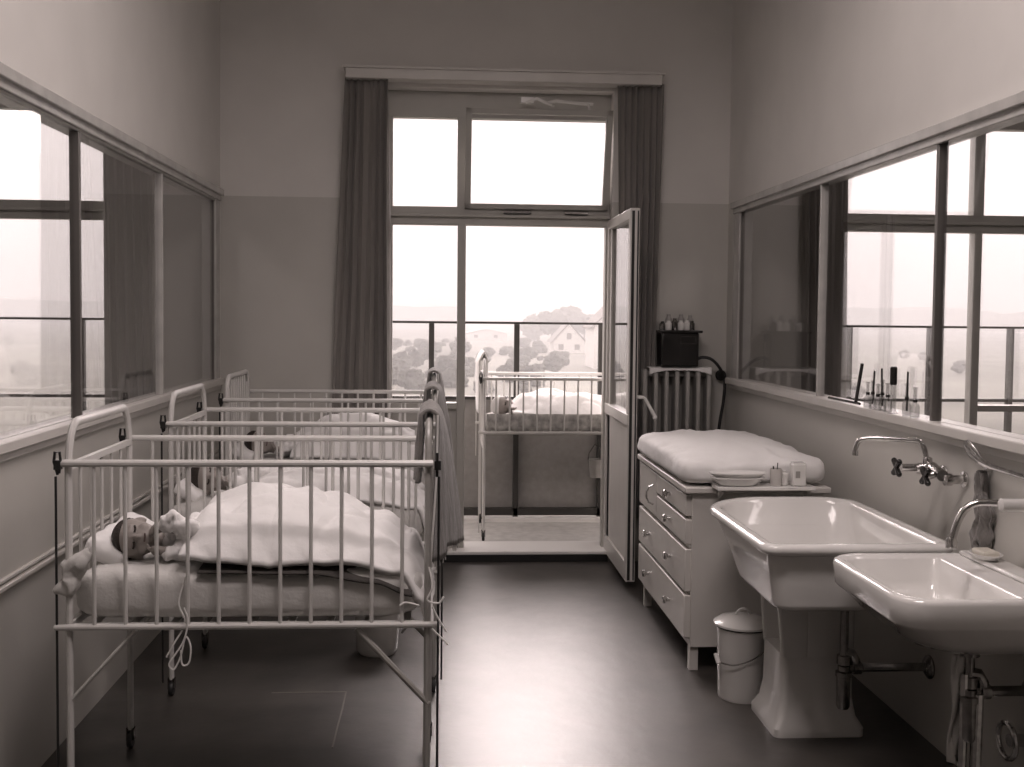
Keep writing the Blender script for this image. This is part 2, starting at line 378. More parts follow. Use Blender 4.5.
# ------------------------------------------------------------------ balcony and land beyond
struct('balcony_floor', MB().box((-6, 7.34, -.1), (7, 8.32, .058)), M_CONC)
struct('balcony_kerb', MB().box((-6, 8.09, .058), (7, 8.20, .085)), M_KERB)
par = thing('balcony_parapet', 'dark steel balcony parapet with opaque lower panels beyond the open door', 'parapet', (.5, 8.2, .06))
rl = MB(); rl.box((-5.8, 8.18, 1.535), (6.8, 8.21, 1.552)); rl.box((-5.8, 8.17, .968), (6.8, 8.21, .992)); rl.box((-5.8, 8.16, .095), (6.8, 8.21, .15))
rl.build('rail', M_POST, par)
for k in range(-9, 11):
    px = .57+.637*k
    MB().box((px-.02, 8.16, .085), (px+.02, 8.21, 1.535)).build('post', M_POST, par, bevel=.003)
MB().box((-1.5, 8.215, .10), (2.05, 8.23, .985)).build('lower_panel', M_PANEL, par)
GZ = -6.0
struct('ground', MB().grid(lambda u, v: (-350+700*u, 9+900*v**2, GZ + .9*noise.noise(Vector((u*9, v*14, 0)))), 60, 60), M_GRASS)
rg = MB()
rg.grid(lambda u, v: (-700+1400*u, 700+400*v, GZ+(16+10*noise.noise(Vector((u*14, v*3, 1))))*math.sin(PI*v*.5)**.7), 80, 8)
struct('hills', rg, M_LEAF)
def tree(x, y, h, wdt, label, group=None, seed=0, nm='tree'):
    t = thing(nm, label, 'tree', (x, y, GZ), group); rnd = random.Random(seed)
    MB().tube([(x, y, GZ-.3), (x+.1, y, GZ+h*.3), (x, y, GZ+h*.6)], [h*.03, h*.022, h*.012]).build('trunk', M_BARK, t)
    c = MB()
    for k in range(9):
        a = rnd.random()*2*PI; rr = wdt*.27*rnd.random()**.5; zz = GZ+h*(.36+.46*rnd.random()); s = wdt*(.24+.10*rnd.random())
        cc = Vector((x+rr*math.cos(a), y+rr*math.sin(a), zz)); n0 = len(c.v); c.ell(cc, s, s, s*.85, 22, 14)
        for i in range(n0, len(c.v)):
            dv = c.v[i]-cc; c.v[i] = cc+dv*(1+.40*noise.noise(c.v[i]*(2.4/s))+.38*noise.noise(c.v[i]*(7/s)))
    c.build('crown', M_LEAF, t, ang=80)
def wx(px, Y): return (px-440)*Y/1094
for i, (px, Y, h, wd) in enumerate([(551,290,8.4,8),(566,310,10.2,9),(584,300,9,8),(534,320,7.2,8),(600,290,8.5,7)]):
    tree(wx(px,Y), Y, h, wd, 'round leafy tree in the hazy row left of the steep gabled roof', 'trees beside the steep roof', i, 'tree')
tree(wx(621,84), 84, 9.0, 2.9, 'slender tree seen through the open door pane', None, 31)
tree(wx(634,95), 95, 8.2, 4.5, 'bushy tree behind the door edge, right of the slender one', None, 32)
rb = random.Random(3)
spots = []
while len(spots) < 90:
    i = len(spots); Y = 100+rb.random()**1.5*190; px = 388+rb.random()*225 if i % 4 else -40+rb.random()*1080; hh = .8+1.5*rb.random()
    X_ = wx(px, Y)
    if all((X_-a)**2+(Y-b)**2 > (1.3*(hh+c))**2 for a, b, c in spots) and not (540 < px < 612 and (Y > 196 or Y < 140)) and not (575 < px < 660) and not (460 < px < 510 and Y > 220): spots.append((X_, Y, hh))
for i, (X_, Y, hh) in enumerate(spots):
    hh = hh
    tree(X_, Y, hh, hh*1.35, 'low rounded bush in the hazy allotment land below', 'bushes in the hazy allotments', 50+i, 'bush')
def house(x, y, w_, dp, hw, hr, label, wins, shed=False):
    t = thing('house' if not shed else 'shed', label, 'house' if not shed else 'shed', (x, y, GZ))
    MB().prism([(x-w_/2, GZ-.5), (x+w_/2, GZ-.5), (x+w_/2, GZ+hw), (x, GZ+hw+hr), (x-w_/2, GZ+hw)], 1, y, y+dp).build('wall', M_HOUSE, t, smooth=False)
    r = MB()
    for s in (-1, 1):
        r.prism([(x, GZ+hw+hr+.05), (x, GZ+hw+hr+.35), (x+s*(w_/2+.5), GZ+hw+.05-.2), (x+s*(w_/2+.5), GZ+hw-.25)], 1, y-.4, y+dp+.4)
    r.build('roof', M_ROOF if not shed else M_HOUSE, t, smooth=False)
    for (dx, dz, a, b) in wins: MB().box((x+dx-a, y-.06, GZ+dz), (x+dx+a, y+.05, GZ+dz+b)).build('window', M_ROOF, t)
house(wx(569,215), 215, 6.2, 8, 2.6, 3.4, 'small white gabled house beyond the parapet', [(0,3.0,.45,1.2),(-1.6,.9,.5,1.1),(1.6,.9,.5,1.1)])
house(wx(485,330), 330, 13, 5, 2.2, 1.1, 'long low white shed in the distance left of the white gabled house', [(-3,.8,.6,.9),(3,.8,.6,.9)], True)
house(wx(624,165), 165, 9.0, 10, 6.0, 4.6, 'steep roofed house partly behind the open door', [(-2.2,3.6,.5,1.3),(0,3.6,.5,1.3),(-2.2,.9,.5,1.3)])
# haze over the land
hz = MB().box((-340, 14, GZ-3), (340, 690, 60)).build('haze', bpy.data.materials.new('haze'), kind='structure')
hm = hz.data.materials[0]; hm.use_nodes = True; nt = hm.node_tree; nt.nodes.clear()
vs_ = nt.nodes.new('ShaderNodeVolumeScatter'); vs_.inputs['Density'].default_value = .0034; vs_.inputs['Anisotropy'].default_value = .0
vs_.inputs['Color'].default_value = (1, 1, 1, 1)
oo = nt.nodes.new('ShaderNodeOutputMaterial'); nt.links.new(vs_.outputs[0], oo.inputs['Volume'])

# ------------------------------------------------------------------ curtains
def curtain(x0t, x1t, x0b, x1b, n, label, seed, zb=.12, zt=3.08, yc=6.965):
    c = MB(); NU, NV = n*12, 26
    def fn(u, v):
        z = zt+(zb-zt)*v; a = x0t+(x0b-x0t)*v; b = x1t+(x1b-x1t)*v
        uu = u + .018*noise.noise(Vector((u*5+seed, v*2.2, 0)))
        amp = (.020+.014*v)*(1 + 1.1*noise.noise(Vector((u*4, v*1.5, seed))))
        ph = 2*PI*n*uu + 3.2*noise.noise(Vector((u*2.2, v*1.1, seed+9)))
        return (a+(b-a)*u + .006*math.sin(2*ph), yc+amp*math.sin(ph)+.01*math.sin(u*5), z)
    c.grid(fn, NU, NV)
    o = c.build('curtain', M_CURT, solid=.003, ang=80); return tag(o, label, 'curtain')
curtain(-.60, -.335, -.72, -.31, 6, 'dark drawn-back curtain left of the tall window', 1.3)
curtain(1.115, 1.405, 1.17, 1.36, 7, 'dark drawn-back curtain right of the window behind the open door', 5.1, zb=.3)
curtain(1.115-3.21, 1.41-3.21, 1.155-3.21, 1.44-3.21, 6, 'curtain in the next room seen through the left glass', 8.2)
curtain(3.73-1.40, 3.73-1.115, 3.73-1.37, 3.73-1.10, 6, 'added curtain doubling the reflected curtain in the right glass', 3.7)  # added beyond the right glass, in line with the reflected curtain

# ------------------------------------------------------------------ cots
def end_frame(x, parent, m, arch_full, name, my_bars=5, inset=.0, cr=.13, ztop=1.258):
    f = MB(); W = .325; zs = 1.12
    path = [(x, -W, 0.07), (x, -W, .6), (x, -W, zs)]
    for i in range(1, 9):
        a = PI - .5*PI*i/8; path.append((x, -W+cr*.62+math.cos(a)*cr*.62, zs+math.sin(a)*(ztop-zs)))
    for i in range(0, 9):
        a = .5*PI - .5*PI*i/8; path.append((x, W-cr*.62+math.cos(a)*cr*.62, zs+math.sin(a)*(ztop-zs)))
    path += [(x, W, .6), (x, W, .07)]
    f.tube(path, .0145, 10, ref=(1,0,0), flat=.75)
    f.box((x-.008, -W, .625), (x+.008, W, .65))
    if not arch_full: f.box((x-.009, -W, 1.118), (x+.009, W, 1.138))
    o = f.build(name, m, parent, bevel=0)
    for k in range(my_bars):
        y = -W+2*W*(k+1)/(my_bars+1)
        top = 1.252 if arch_full else 1.125
        if arch_full and abs(y) > .25: top = 1.20
        MB().tube([(x, y, .64), (x, y, top)], .0055, 8).build('bar', m, o)
    return o
def side(y, parent, m, name, guide, zr=1.14, zb=.638):
    f = MB()
    f.tube([(-.56, y, zr), (.56, y, zr)], .0115, 10); f.tube([(-.585, y, zb), (.575, y, zb)], .0095, 10)
    o = f.build(name, m, parent)
    for k in range(11):
        xx = -.466+.0932*k; MB().tube([(xx, y, zb), (xx, y, zr)], .0062, 8).build('bar', m, o)
    for q in (-1, 1):
        MB().tube([(q*.578, y, zr-.04), (q*.578, y, guide)], .004, 6).build('guide_rod', M_BLACK if y < 0 and zb < .7 else m, o)
        cl = MB(); x = q*.572; d_ = zr-1.14
        cl.tube([(x, y, 1.105+d_), (x-.009, y-.006, 1.145+d_), (x-.005, y-.008, 1.175+d_), (x+.009, y-.008, 1.175+d_), (x+.011, y-.006, 1.145+d_), (x+.004, y, 1.11+d_)] if q < 0 else
                [(x, y, 1.10+d_), (x, y-.01, 1.13+d_), (x, y-.01, 1.175+d_)], .0045, 6)
        cl.box((x-.008, y-.013, 1.122+d_), (x+.012, y+.010, 1.15+d_)); cl.build('catch', M_BLACK, o)
    return o
def make_cot(loc, label, cat_group, full_head=False, foot_mat=None, zr=1.14, zb=.638):
    t = thing('cot', label, 'cot', (0, 0, 0), cat_group)
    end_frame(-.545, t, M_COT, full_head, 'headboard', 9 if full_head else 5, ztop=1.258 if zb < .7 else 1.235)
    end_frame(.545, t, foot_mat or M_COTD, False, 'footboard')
    side(-.34, t, M_COT, 'side_rail', .06, zr, zb); side(.34, t, M_COT, 'side_rail', .5, zr, zb)
    b = MB(); b.box((-.54, -.32, zb-.016), (.54, -.305, zb+.004)); b.box((-.54, .305, zb-.016), (.54, .32, zb+.004))
    for k in range(9): b.box((-.48+.12*k-.012, -.32, zb-.006), (-.48+.12*k+.012, .32, zb-.001))
    b.build('bed_base', M_COT, t)
    for s in (-1, 1):
        if zb < .7: MB().tube([(-.55, s*.33, .40), (-.345, s*.33, .625)], .006, 8).build('brace', M_COT, t)
        if zb < .7: MB().tube([(.55, s*.33, .385), (.325, s*.33, .625)], .010, 8).build('brace', M_COTD, t)
        for e in (-1, 1):
            x, y = e*.545, s*.325
            c = MB(); c.tube([(x, y, .10), (x, y, .055)], .009, 8); c.box((x-.014, y-.012, .03), (x-.010, y+.012, .075)); c.box((x+.010, y-.012, .03), (x+.014, y+.012, .075)); c.box((x-.014, y-.012, .07), (x+.014, y+.012, .075))
            co = c.build('castor', M_DCHROME, t)
            MB().lathe([(.006,-.01),(.027,-.009),(.03,0),(.027,.009),(.006,.01)], (x, y, .030), (1,0,0), 18).build('wheel', M_RUB, co)
    t.location = loc
    return t
CX = -.58
COTY = [3.71, 4.91, 6.17]
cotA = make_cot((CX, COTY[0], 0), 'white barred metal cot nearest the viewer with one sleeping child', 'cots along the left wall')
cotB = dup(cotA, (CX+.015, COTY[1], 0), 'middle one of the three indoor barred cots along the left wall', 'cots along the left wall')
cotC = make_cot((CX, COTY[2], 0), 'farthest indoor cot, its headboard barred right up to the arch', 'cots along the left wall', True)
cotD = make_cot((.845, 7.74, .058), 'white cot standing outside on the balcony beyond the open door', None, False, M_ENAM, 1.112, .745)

def rounded_slab(x0, x1, y0, y1, z0, z1, r, puff=0.0, wr=.004, seed=0, sq=7, e=.35, tilt=None):
    """soft rounded cushion: top and bottom grids with a superelliptic edge"""
    m = MB(); cx, cy_, cz = (x0+x1)/2, (y0+y1)/2, (z0+z1)/2; hx, hy, hz_ = (x1-x0)/2, (y1-y0)/2, (z1-z0)/2
    NU, NV = 112, 26; rings = []
    for j in range(NV+1):
        th = -PI/2+PI*j/NV; ct, st = math.cos(th), math.sin(th)
        rr = math.copysign(abs(ct)**e, ct); zz = math.copysign(abs(st)**.55, st)
        ring = []
        for i in range(NU):
            ph = 2*PI*i/NU; c, s = math.cos(ph), math.sin(ph); q = (abs(c)**sq+abs(s)**sq)**(-1/sq)
            X = c*q; Y = s*q
            p = Vector((cx+hx*X*rr, cy_+hy*Y*rr, cz+hz_*zz*(1 if st < 0 else 1)))
            if st > 0: p.z += puff*(1-(X*rr)**2)*(1-(Y*rr)**2)
            n_ = noise.noise(Vector((p.x*9+seed, p.y*9, p.z*9)))+.5*noise.noise(Vector((p.x*22+seed, p.y*22, p.z*22)))
            p += Vector((X*.5, Y*.5, (1 if st > 0 else 0)))*n_*wr
            if tilt: p = tilt(p)
            ring.append(p)
        rings.append(ring)
    m.loft(rings); return m
def duvet(x0, x1, y0, y1, prof, ynear, yfar, seed, drop=None, name='duvet', wr=.022, m=None, thick=.02, pw=2.6):
    """soft cover: prof gives the ridge height along x; ynear / yfar give edge heights"""
    g = MB(); NU, NV = 120, 72
    def fn(u, v):
        x = x0+(x1-x0)*u; y = y0+(y1-y0)*v
        y += .012*noise.noise(Vector((x*6, seed, v*2)))*(1 if v < .5 else 0)
        top = lerp(prof, x); t = abs(2*v-1)**pw; ez = lerp(ynear, x) if v < .5 else lerp(yfar, x)
        z = top*(1-t)+ez*t
        k = 1-t*.6
        z += wr*k*(noise.noise(Vector((x*6+seed, y*6, 0)))+1.3*abs(noise.noise(Vector((x*4+y*8+seed, x*3-y*2, 2))))-.7*max(0,.12-abs(noise.noise(Vector((x*5-y*4+seed, x*2+y*4, 5)))))*6+.4*noise.noise(Vector((x*17, y*17, seed))))
        x += .01*noise.noise(Vector((y*8, seed, z*7)))
        return (x, y, z)
    g.grid(fn, NU, NV); return g.build(name, m or M_LINEN, solid=thick, ang=80)

def baby(hc, crown, face, side_, spine, arms, vox, label, hairy=True, name='person', hs=1.0):
    """hc head centre; crown/face/side unit axes of the head; spine list of (point, radius); arms list of point lists ending at the hand"""
    C, F, S = Vector(crown).normalized(), Vector(face).normalized(), Vector(side_).normalized(); hc = Vector(hc)
    R = Matrix((S, F, C)).transposed()
    def hp(s, f, c): return hc + (S*s+F*f+C*c)*hs
    b = MB()
    b.ell(hp(0, -.008, .014), .064*hs, .074*hs, .064*hs, 24, 16, R)          # cranium
    b.ell(hp(0, .018, -.026), .050*hs, .046*hs, .044*hs, 20, 14, R)          # face and jaw
    for s in (-1, 1):
        b.ell(hp(s*.028, .040, -.030), .022*hs, .018*hs, .020*hs, 12, 8, R)  # cheeks
        b.ell(hp(s*.062, -.004, -.008), .008*hs, .014*hs, .019*hs, 12, 8, R)  # ears
        b.ell(hp(s*.024, .052, .012), .017*hs, .010*hs, .006*hs, 12, 8, R)   # brow
    b.ell(hp(0, .066, -.016), .008*hs, .010*hs, .009*hs, 12, 8, R)            # nose
    b.ell(hp(0, .062, -.006), .005*hs, .007*hs, .012*hs, 10, 8, R)
    b.ell(hp(0, .057, -.038), .014*hs, .008*hs, .005*hs, 12, 8, R)            # lips
    b.ell(hp(0, .044, -.058), .016*hs, .014*hs, .012*hs, 12, 8, R)            # chin
    b.cap(hp(0, -.012, -.045), .030*hs, spine[0][0], .032)
    for (p, r), (q, s) in zip(spine, spine[1:]): b.cap(p, r, q, s)
    for pts in arms:
        rad = [.026, .021, .015]
        for i in range(2): b.cap(pts[i], rad[i], pts[i+1], rad[i+1])
        w0 = Vector(pts[2]); dr = Vector(pts[3]); nn = Vector(pts[4]).normalized(); dr.normalize(); lat = dr.cross(nn).normalized()
        pc = w0+dr*.022; b.cap(w0, .014, pc, .017)
        for k, (off, ln) in enumerate(((-.0125,.020),(-.004,.025),(.0045,.023),(.0125,.017))):
            a = pc+lat*off+dr*.010; m_ = a+dr*ln*.55+nn*ln*.18; e = m_+dr*ln*.22+nn*ln*.55
            b.cap(a, .0052, m_, .0048, 8); b.cap(m_, .0048, e, .0042, 8)
        a = w0+dr*.010-lat*.012; m_ = a-lat*.012+dr*.010; e = m_+dr*.012+nn*.006; b.cap(a, .006, m_, .0055, 8); b.cap(m_, .0055, e, .0048, 8)
    o = b.build(name, M_SKIN, remesh=vox, sm=2)
    tag(o, label, 'person')
    # hair cap
    hr = MB(); n0 = 0
    hr.ell((0,0,0), 1, 1, 1, 36, 24)
    vs2 = []
    for v in hr.v:
        d = v.normalized(); s_, f_, c_ = d
        cut = max(0, min(1, (c_*1.3 - f_*.5 + .35*max(0, -f_) - .03)*4))
        k = .90+.165*cut + .012*noise.noise(d*9)
        vs2.append(hp(s_*.064*k, -.008+f_*.074*k, .014+c_*.064*k))
    hr.v = vs2; hr.build('hair', M_HAIR, o, ang=80)
    e = MB()
    for s in (-1, 1):
        e.tube([hp(s*.036, .0535, -.001), hp(s*.030, .0575, -.0045), hp(s*.023, .0600, -.0055), hp(s*.015, .0605, -.003)], .0034*hs, 6)
    e.build('eyelashes', M_HAIR, o)
    MB().tube([hp(-.013, .0615, -.037), hp(0, .0655, -.0385), hp(.013, .0615, -.037)], .0028*hs, 6).build('mouth', M_LIP, o)
    return o
def shirt(o, parts, vox=.006, m=None, seed=1, name='shirt'):
    s = MB()
    for a, ra, b, rb_ in parts: s.cap(a, ra, b, rb_, 18)
    for i, v in enumerate(s.v):
        s.v[i] = v+Vector((noise.noise(v*30), noise.noise(v*30+Vector((5,0,0))), noise.noise(v*30+Vector((0,5,0)))))*.005
    return s.build(name, m or M_LINEN, o, remesh=vox, sm=3, dis=.024)

# --- nearest cot: mattress, pillow, child, covers
def mattress(cy_, label, ties=True, z0=.642, z1=.81, cx=CX, mname='mattress'):
    m = rounded_slab(cx-.548, cx+.528, cy_-.318, cy_+.315, z0, z1, .05, wr=.008, seed=cy_, sq=14, e=.22).build(mname, M_LINEN2, ang=80)
    tag(m, label, 'mattress'); return m
MA = mattress(3.71, 'cotton covered mattress in the nearest cot', True)
c = MB()
def wob(p0, pts, r=.0028): c.tube(crom([Vector(p0)+Vector(q) for q in pts]), r, 6)
wob((-.775, 3.385, .79), [(0,0,0),(-.02,-.01,-.08),(.0,-.012,-.14),(-.03,-.02,-.20),(-.055,-.02,-.245)])
wob((-.775, 3.355, .70), [(0,0,0),(.012,0,-.04),(.0,0,-.10),(-.03,0,-.15),(-.045,0,-.175),(-.03,0,-.19),(-.01,0,-.15),(.005,0,-.09),(.02,0,-.12),(.015,0,-.17),(-.005,0,-.175),(-.01,0,-.13)])
c.build('tie_cord', M_FRINGE, MA)
c = MB()
wob((-.03, 3.36, .82), [(.0,0,0),(.01,-.01,-.06),(-.005,-.01,-.10),(.03,-.01,-.11),(.045,-.01,-.09)], .003)
wob((-.02, 3.35, .70), [(0,0,0),(.02,0,-.04),(.045,0,-.08)], .003); wob((-.12, 3.36, .70), [(0,0,0),(.02,0,.01),(.06,0,.0)], .003)
wob((-.02, 3.35, .63), [(0,0,0),(.02,0,-.02),(.05,0,-.05)], .003)
c.build('tie_cord', M_FRINGE, MA)
k = MB()
for q, (a, b_, cc, r) in enumerate([(-1.118,3.385,.81,.036),(-1.095,3.37,.835,.028),(-1.12,3.375,.765,.032),(-1.07,3.38,.855,.022)]):
    n0 = len(k.v); k.ell((a,b_,cc), r, r*.7, r*1.15, 18, 12)
    for i in range(n0, len(k.v)): k.v[i] += Vector((1,.4,.3))*.030*noise.noise(Vector((k.v[i].x*60, k.v[i].y*40, k.v[i].z*14)))
k.build('knotted_sheet_corner', M_LINEN2, MA, remesh=.005, sm=1)
def tiltA(c0, a):
    def f(p):
        q = p-Vector(c0); return Vector(c0)+Vector((q.x*math.cos(a)+q.z*math.sin(a), q.y, -q.x*math.sin(a)+q.z*math.cos(a)))
    return f
tag(rounded_slab(-1.13, -.99, 3.49, 4.0, .795, .865, .05, puff=.015, wr=.012, seed=3, tilt=tiltA((-1.06, 3.7, .83), .45)).build('pillow', M_LINEN, ang=80), 'white pillow behind the head of the child in the nearest cot', 'pillow')
pa = baby((-.968, 3.555, .872), (-1, .05, .05), (.05, -.93, .28), (.0, .28, .95),
     [((-.885, 3.60, .855), .034), ((-.83, 3.62, .862), .056), ((-.72, 3.66, .868), .062), ((-.58, 3.70, .87), .060), ((-.44, 3.70, .93), .042), ((-.30, 3.70, .87), .030), ((-.25, 3.66, .855), .022)],
     [[(-.845, 3.57, .895), (-.79, 3.50, .905), (-.865, 3.485, .925), (-1, .15, -.35), (0, .8, -.6)], [(-.83, 3.62, .84), (-.80, 3.50, .845), (-.865, 3.475, .85), (-1, -.1, .05), (0, .4, 1)]],
     .0038, 'dark haired small child asleep on its side in the nearest cot')
shirt(pa, [((-.858, 3.60, .862), .052, (-.75, 3.64, .868), .078), ((-.75, 3.64, .868), .078, (-.55, 3.68, .865), .072), ((-.84, 3.57, .895), .04, (-.79, 3.495, .915), .036), ((-.79, 3.495, .915), .036, (-.858, 3.485, .935), .024), ((-.86, 3.485, .94), .026, (-.84, 3.482, .955), .022),
           ((-.83, 3.62, .84), .036, (-.80, 3.50, .845), .032), ((-.80, 3.50, .845), .034, (-.845, 3.475, .842), .026)], .005)
dv = duvet(-.80, -.022, 3.395, 4.02, [(-.80,.90),(-.74,.965),(-.60,1.0),(-.45,.99),(-.33,.955),(-.2,.90),(-.10,.845),(-.05,.76),(-.022,.70)],
      [(-.80,.84),(-.6,.815),(-.3,.83),(-.12,.79),(-.06,.70),(-.022,.62)], [(-.80,.83),(-.1,.8),(-.022,.64)], 1.7)
tag(dv, 'large white duvet heaped over the child in the nearest cot', 'duvet')
bl = duvet(-.74, -.085, 3.378, 3.98, [(-.74,.822),(-.3,.835),(-.085,.79)], [(-.74,.80),(-.4,.795),(-.2,.765),(-.085,.725)], [(-.74,.82),(-.085,.8)], 4.2, name='blanket', wr=.003, m=M_DARKCL, thick=.006)
tag(bl, 'dark thin blanket showing under the duvet in the nearest cot', 'blanket')
# --- middle cot
mattress(4.89, 'cotton covered mattress in the middle indoor cot')
tag(rounded_slab(-1.13, -1.0, 4.66, 5.16, .795, .865, .05, puff=.015, wr=.012, seed=7, tilt=tiltA((-1.06, 4.9, .83), .45)).build('pillow', M_LINEN, ang=80), 'white pillow behind the child in the middle indoor cot', 'pillow')
pb = baby((-.995, 4.76, .885), (-.95, .0, .28), (.22, -.90, .35), (.1, .3, .9),
     [((-.91, 4.80, .855), .034), ((-.85, 4.82, .86), .055), ((-.73, 4.86, .862), .06), ((-.58, 4.89, .86), .058), ((-.44, 4.89, .865), .042), ((-.3, 4.89, .855), .03)],
     [[(-.86, 4.78, .89), (-.80, 4.70, .88), (-.87, 4.68, .875), (-1, .0, .1), (0, .3, 1)], [(-.85, 4.86, .87), (-.76, 4.93, .87), (-.68, 4.93, .88), (1, 0, 0), (0, 0, -1)]],
     .006, 'sleeping child in the middle indoor cot, face turned to the room')
shirt(pb, [((-.88, 4.80, .86), .055, (-.76, 4.85, .865), .078), ((-.76, 4.85, .865), .078, (-.58, 4.88, .86), .07), ((-.86, 4.78, .89), .038, (-.80, 4.70, .885), .034), ((-.80, 4.70, .885), .034, (-.855, 4.68, .878), .024)], .007)
dv = duvet(-.83, -.03, 4.575, 5.2, [(-.83,.86),(-.70,.90),(-.5,.915),(-.3,.92),(-.15,.88),(-.07,.80),(-.03,.72)], [(-.83,.835),(-.3,.81),(-.1,.78),(-.03,.68)], [(-.83,.83),(-.03,.7)], 7.9)
tag(dv, 'white duvet lying low over the child in the middle indoor cot', 'duvet')
# --- far cot
mattress(6.17, 'cotton covered mattress in the farthest indoor cot')
tag(rounded_slab(-1.13, -1.0, 5.94, 6.44, .795, .865, .05, puff=.015, wr=.012, seed=11, tilt=tiltA((-1.06, 6.17, .83), .45)).build('pillow', M_LINEN, ang=80), 'white pillow behind the child in the farthest indoor cot', 'pillow')
pc = baby((-.985, 6.03, .885), (-.95, .0, .28), (.22, -.92, .3), (.1, .3, .9),
     [((-.90, 6.08, .858), .034), ((-.84, 6.10, .862), .055), ((-.72, 6.14, .87), .06), ((-.58, 6.17, .875), .06), ((-.44, 6.17, .96), .045), ((-.28, 6.17, .87), .03)],
     [[(-.85, 6.06, .89), (-.79, 5.98, .885), (-.85, 5.96, .865), (-1, .0, .0), (0, .3, 1)], [(-.84, 6.13, .87), (-.75, 6.2, .875), (-.67, 6.2, .885), (1, 0, 0), (0, 0, -1)]],
     .007, 'dark haired sleeping child in the farthest indoor cot')
shirt(pc, [((-.87, 6.08, .865), .055, (-.75, 6.12, .87), .078), ((-.75, 6.12, .87), .078, (-.58, 6.16, .87), .07), ((-.85, 6.06, .89), .038, (-.79, 5.98, .89), .034), ((-.79, 5.98, .89), .034, (-.84, 5.96, .87), .024)], .008)
dv = duvet(-.80, -.03, 5.855, 6.48, [(-.80,.87),(-.72,.945),(-.60,1.02),(-.42,1.03),(-.25,.99),(-.14,.92),(-.07,.82),(-.03,.74)], [(-.80,.835),(-.3,.82),(-.1,.79),(-.03,.68)], [(-.80,.83),(-.03,.7)], 12.4)
tag(dv, 'white duvet raised in a high mound in the farthest indoor cot', 'duvet')
# --- balcony cot
mo = rounded_slab(.845-.53, .845+.52, 7.74-.31, 7.74+.31, .81, .90, .05, wr=.004, seed=2).build('mattress', M_SKIRT, ang=80)
tag(mo, 'patterned mattress in the cot on the balcony', 'mattress')
pd = baby((.44, 7.66, .965), (-.95, .0, .28), (.25, -.7, .65), (.1, .6, .7),
     [((.52, 7.68, .93), .034), ((.58, 7.69, .94), .055), ((.70, 7.70, .95), .06), ((.84, 7.72, .95), .058), ((1.0, 7.72, .95), .042), ((1.12, 7.72, .93), .03)],
     [[(.57, 7.66, .965), (.60, 7.56, .96), (.53, 7.52, .955), (-1, .0, .0), (0, .3, 1)], [(.58, 7.73, .945), (.68, 7.8, .945), (.76, 7.8, .955), (1, 0, 0), (0, 0, -1)]],
     .007, 'child in a white bonnet lying in the cot on the balcony')
for ch in pd.children:
    if ch.name.startswith('hair'): ch.data.materials[0] = M_LINEN; ch.name = 'bonnet'
shirt(pd, [((.555, 7.68, .94), .055, (.67, 7.70, .95), .078), ((.67, 7.70, .95), .078, (.84, 7.72, .95), .07), ((.57, 7.66, .965), .038, (.60, 7.56, .965), .034), ((.60, 7.56, .965), .034, (.545, 7.53, .957), .024)], .008)
dv = duvet(.50, 1.38, 7.42, 8.04, [(.50,.95),(.60,1.03),(.75,1.06),(.95,1.04),(1.2,1.0),(1.38,.94)], [(.50,.93),(.9,.905),(1.38,.90)], [(.50,.92),(1.38,.9)], 15.2)
tag(dv, 'bright white duvet over the child in the cot on the balcony', 'duvet')
sk = MB().grid(lambda u, v: (.315+1.05*u, 7.405+.004*math.sin(u*60), (.93-.115*v)), 60, 4)
tag(sk.build('cot_skirt', M_SKIRT, solid=.003), 'patterned fabric skirt along the side of the balcony cot', 'cloth')
cb = MB(); cb.grid(lambda u, v: (lambda a: (.30-.045*math.sin(a)-.006*math.sin(v*25), 7.46+.4*v, 1.30-abs(u-.5)*2*(.36 if u < .5 else .20)+.0*a))(PI*u), 24, 12)
cl_ = MB().grid(lambda u, v: ((.300 + (-.035 if u < .5 else .022)*min(1, abs(2*u-1)*5) + .004*math.sin(v*22+u*5)), 7.50+.46*v, 1.345-(.42 if u < .5 else .30)*abs(2*u-1)**1.15), 30, 16)
tag(cl_.build('towel', M_LINEN, solid=.012, ang=80), 'white cloth hanging over the headboard of the balcony cot', 'towel')

# --- towels over the indoor footboards
def towel(yc, zl, label, seed, out=.085, short=.22):
    t = MB(); fx = CX+.545
    def fn(u, v):
        y = yc-.17+.36*v
        if u < .42: a = (0.42-u)/.42; z = 1.280-.0*a-short*a; x = fx-.026-.012*a
        elif u < .52: a = (u-.42)/.10; x = fx-.026+.052*a; z = 1.280+.014*math.sin(PI*a)
        else: a = (u-.52)/.48; z = 1.280-zl*a; x = fx+.026*(1-.7*a*(1-v))+out*a**.6*v**.8
        x += .008*math.sin(v*17+seed+u*3)*min(1, abs(u-.47)*4); z -= .01*math.sin(v*9+seed)*(1 if u > .9 else 0)
        y += .02*math.sin(u*5+seed)*abs(u-.47)
        return (x, y, z)
    t.grid(fn, 50, 24); o = t.build('towel', M_TOWEL, solid=.012, ang=80); tag(o, label, 'towel', 'towels over the cot footboards')
    f = MB(); f.tube([fn(.52+.48*i/14, 0) for i in range(15)], .0035, 6); f.build('pale_edge', M_FRINGE, o, label='pale stitched edge')
    f = MB()
    for q in range(16):
        p = Vector(fn(1, q/15)); f.tube([p, p+Vector((.003*math.sin(q*3), .002, -.02))], .0022, 5)
    f.build('fringe', M_FRINGE, o)
towel(3.66, .47, 'grey striped towel over the foot of the nearest cot', 0)
towel(4.80, .40, 'grey towel over the foot of the middle indoor cot', 2, .07)
towel(6.10, .36, 'dark towel over the foot of the farthest indoor cot', 4, .05)

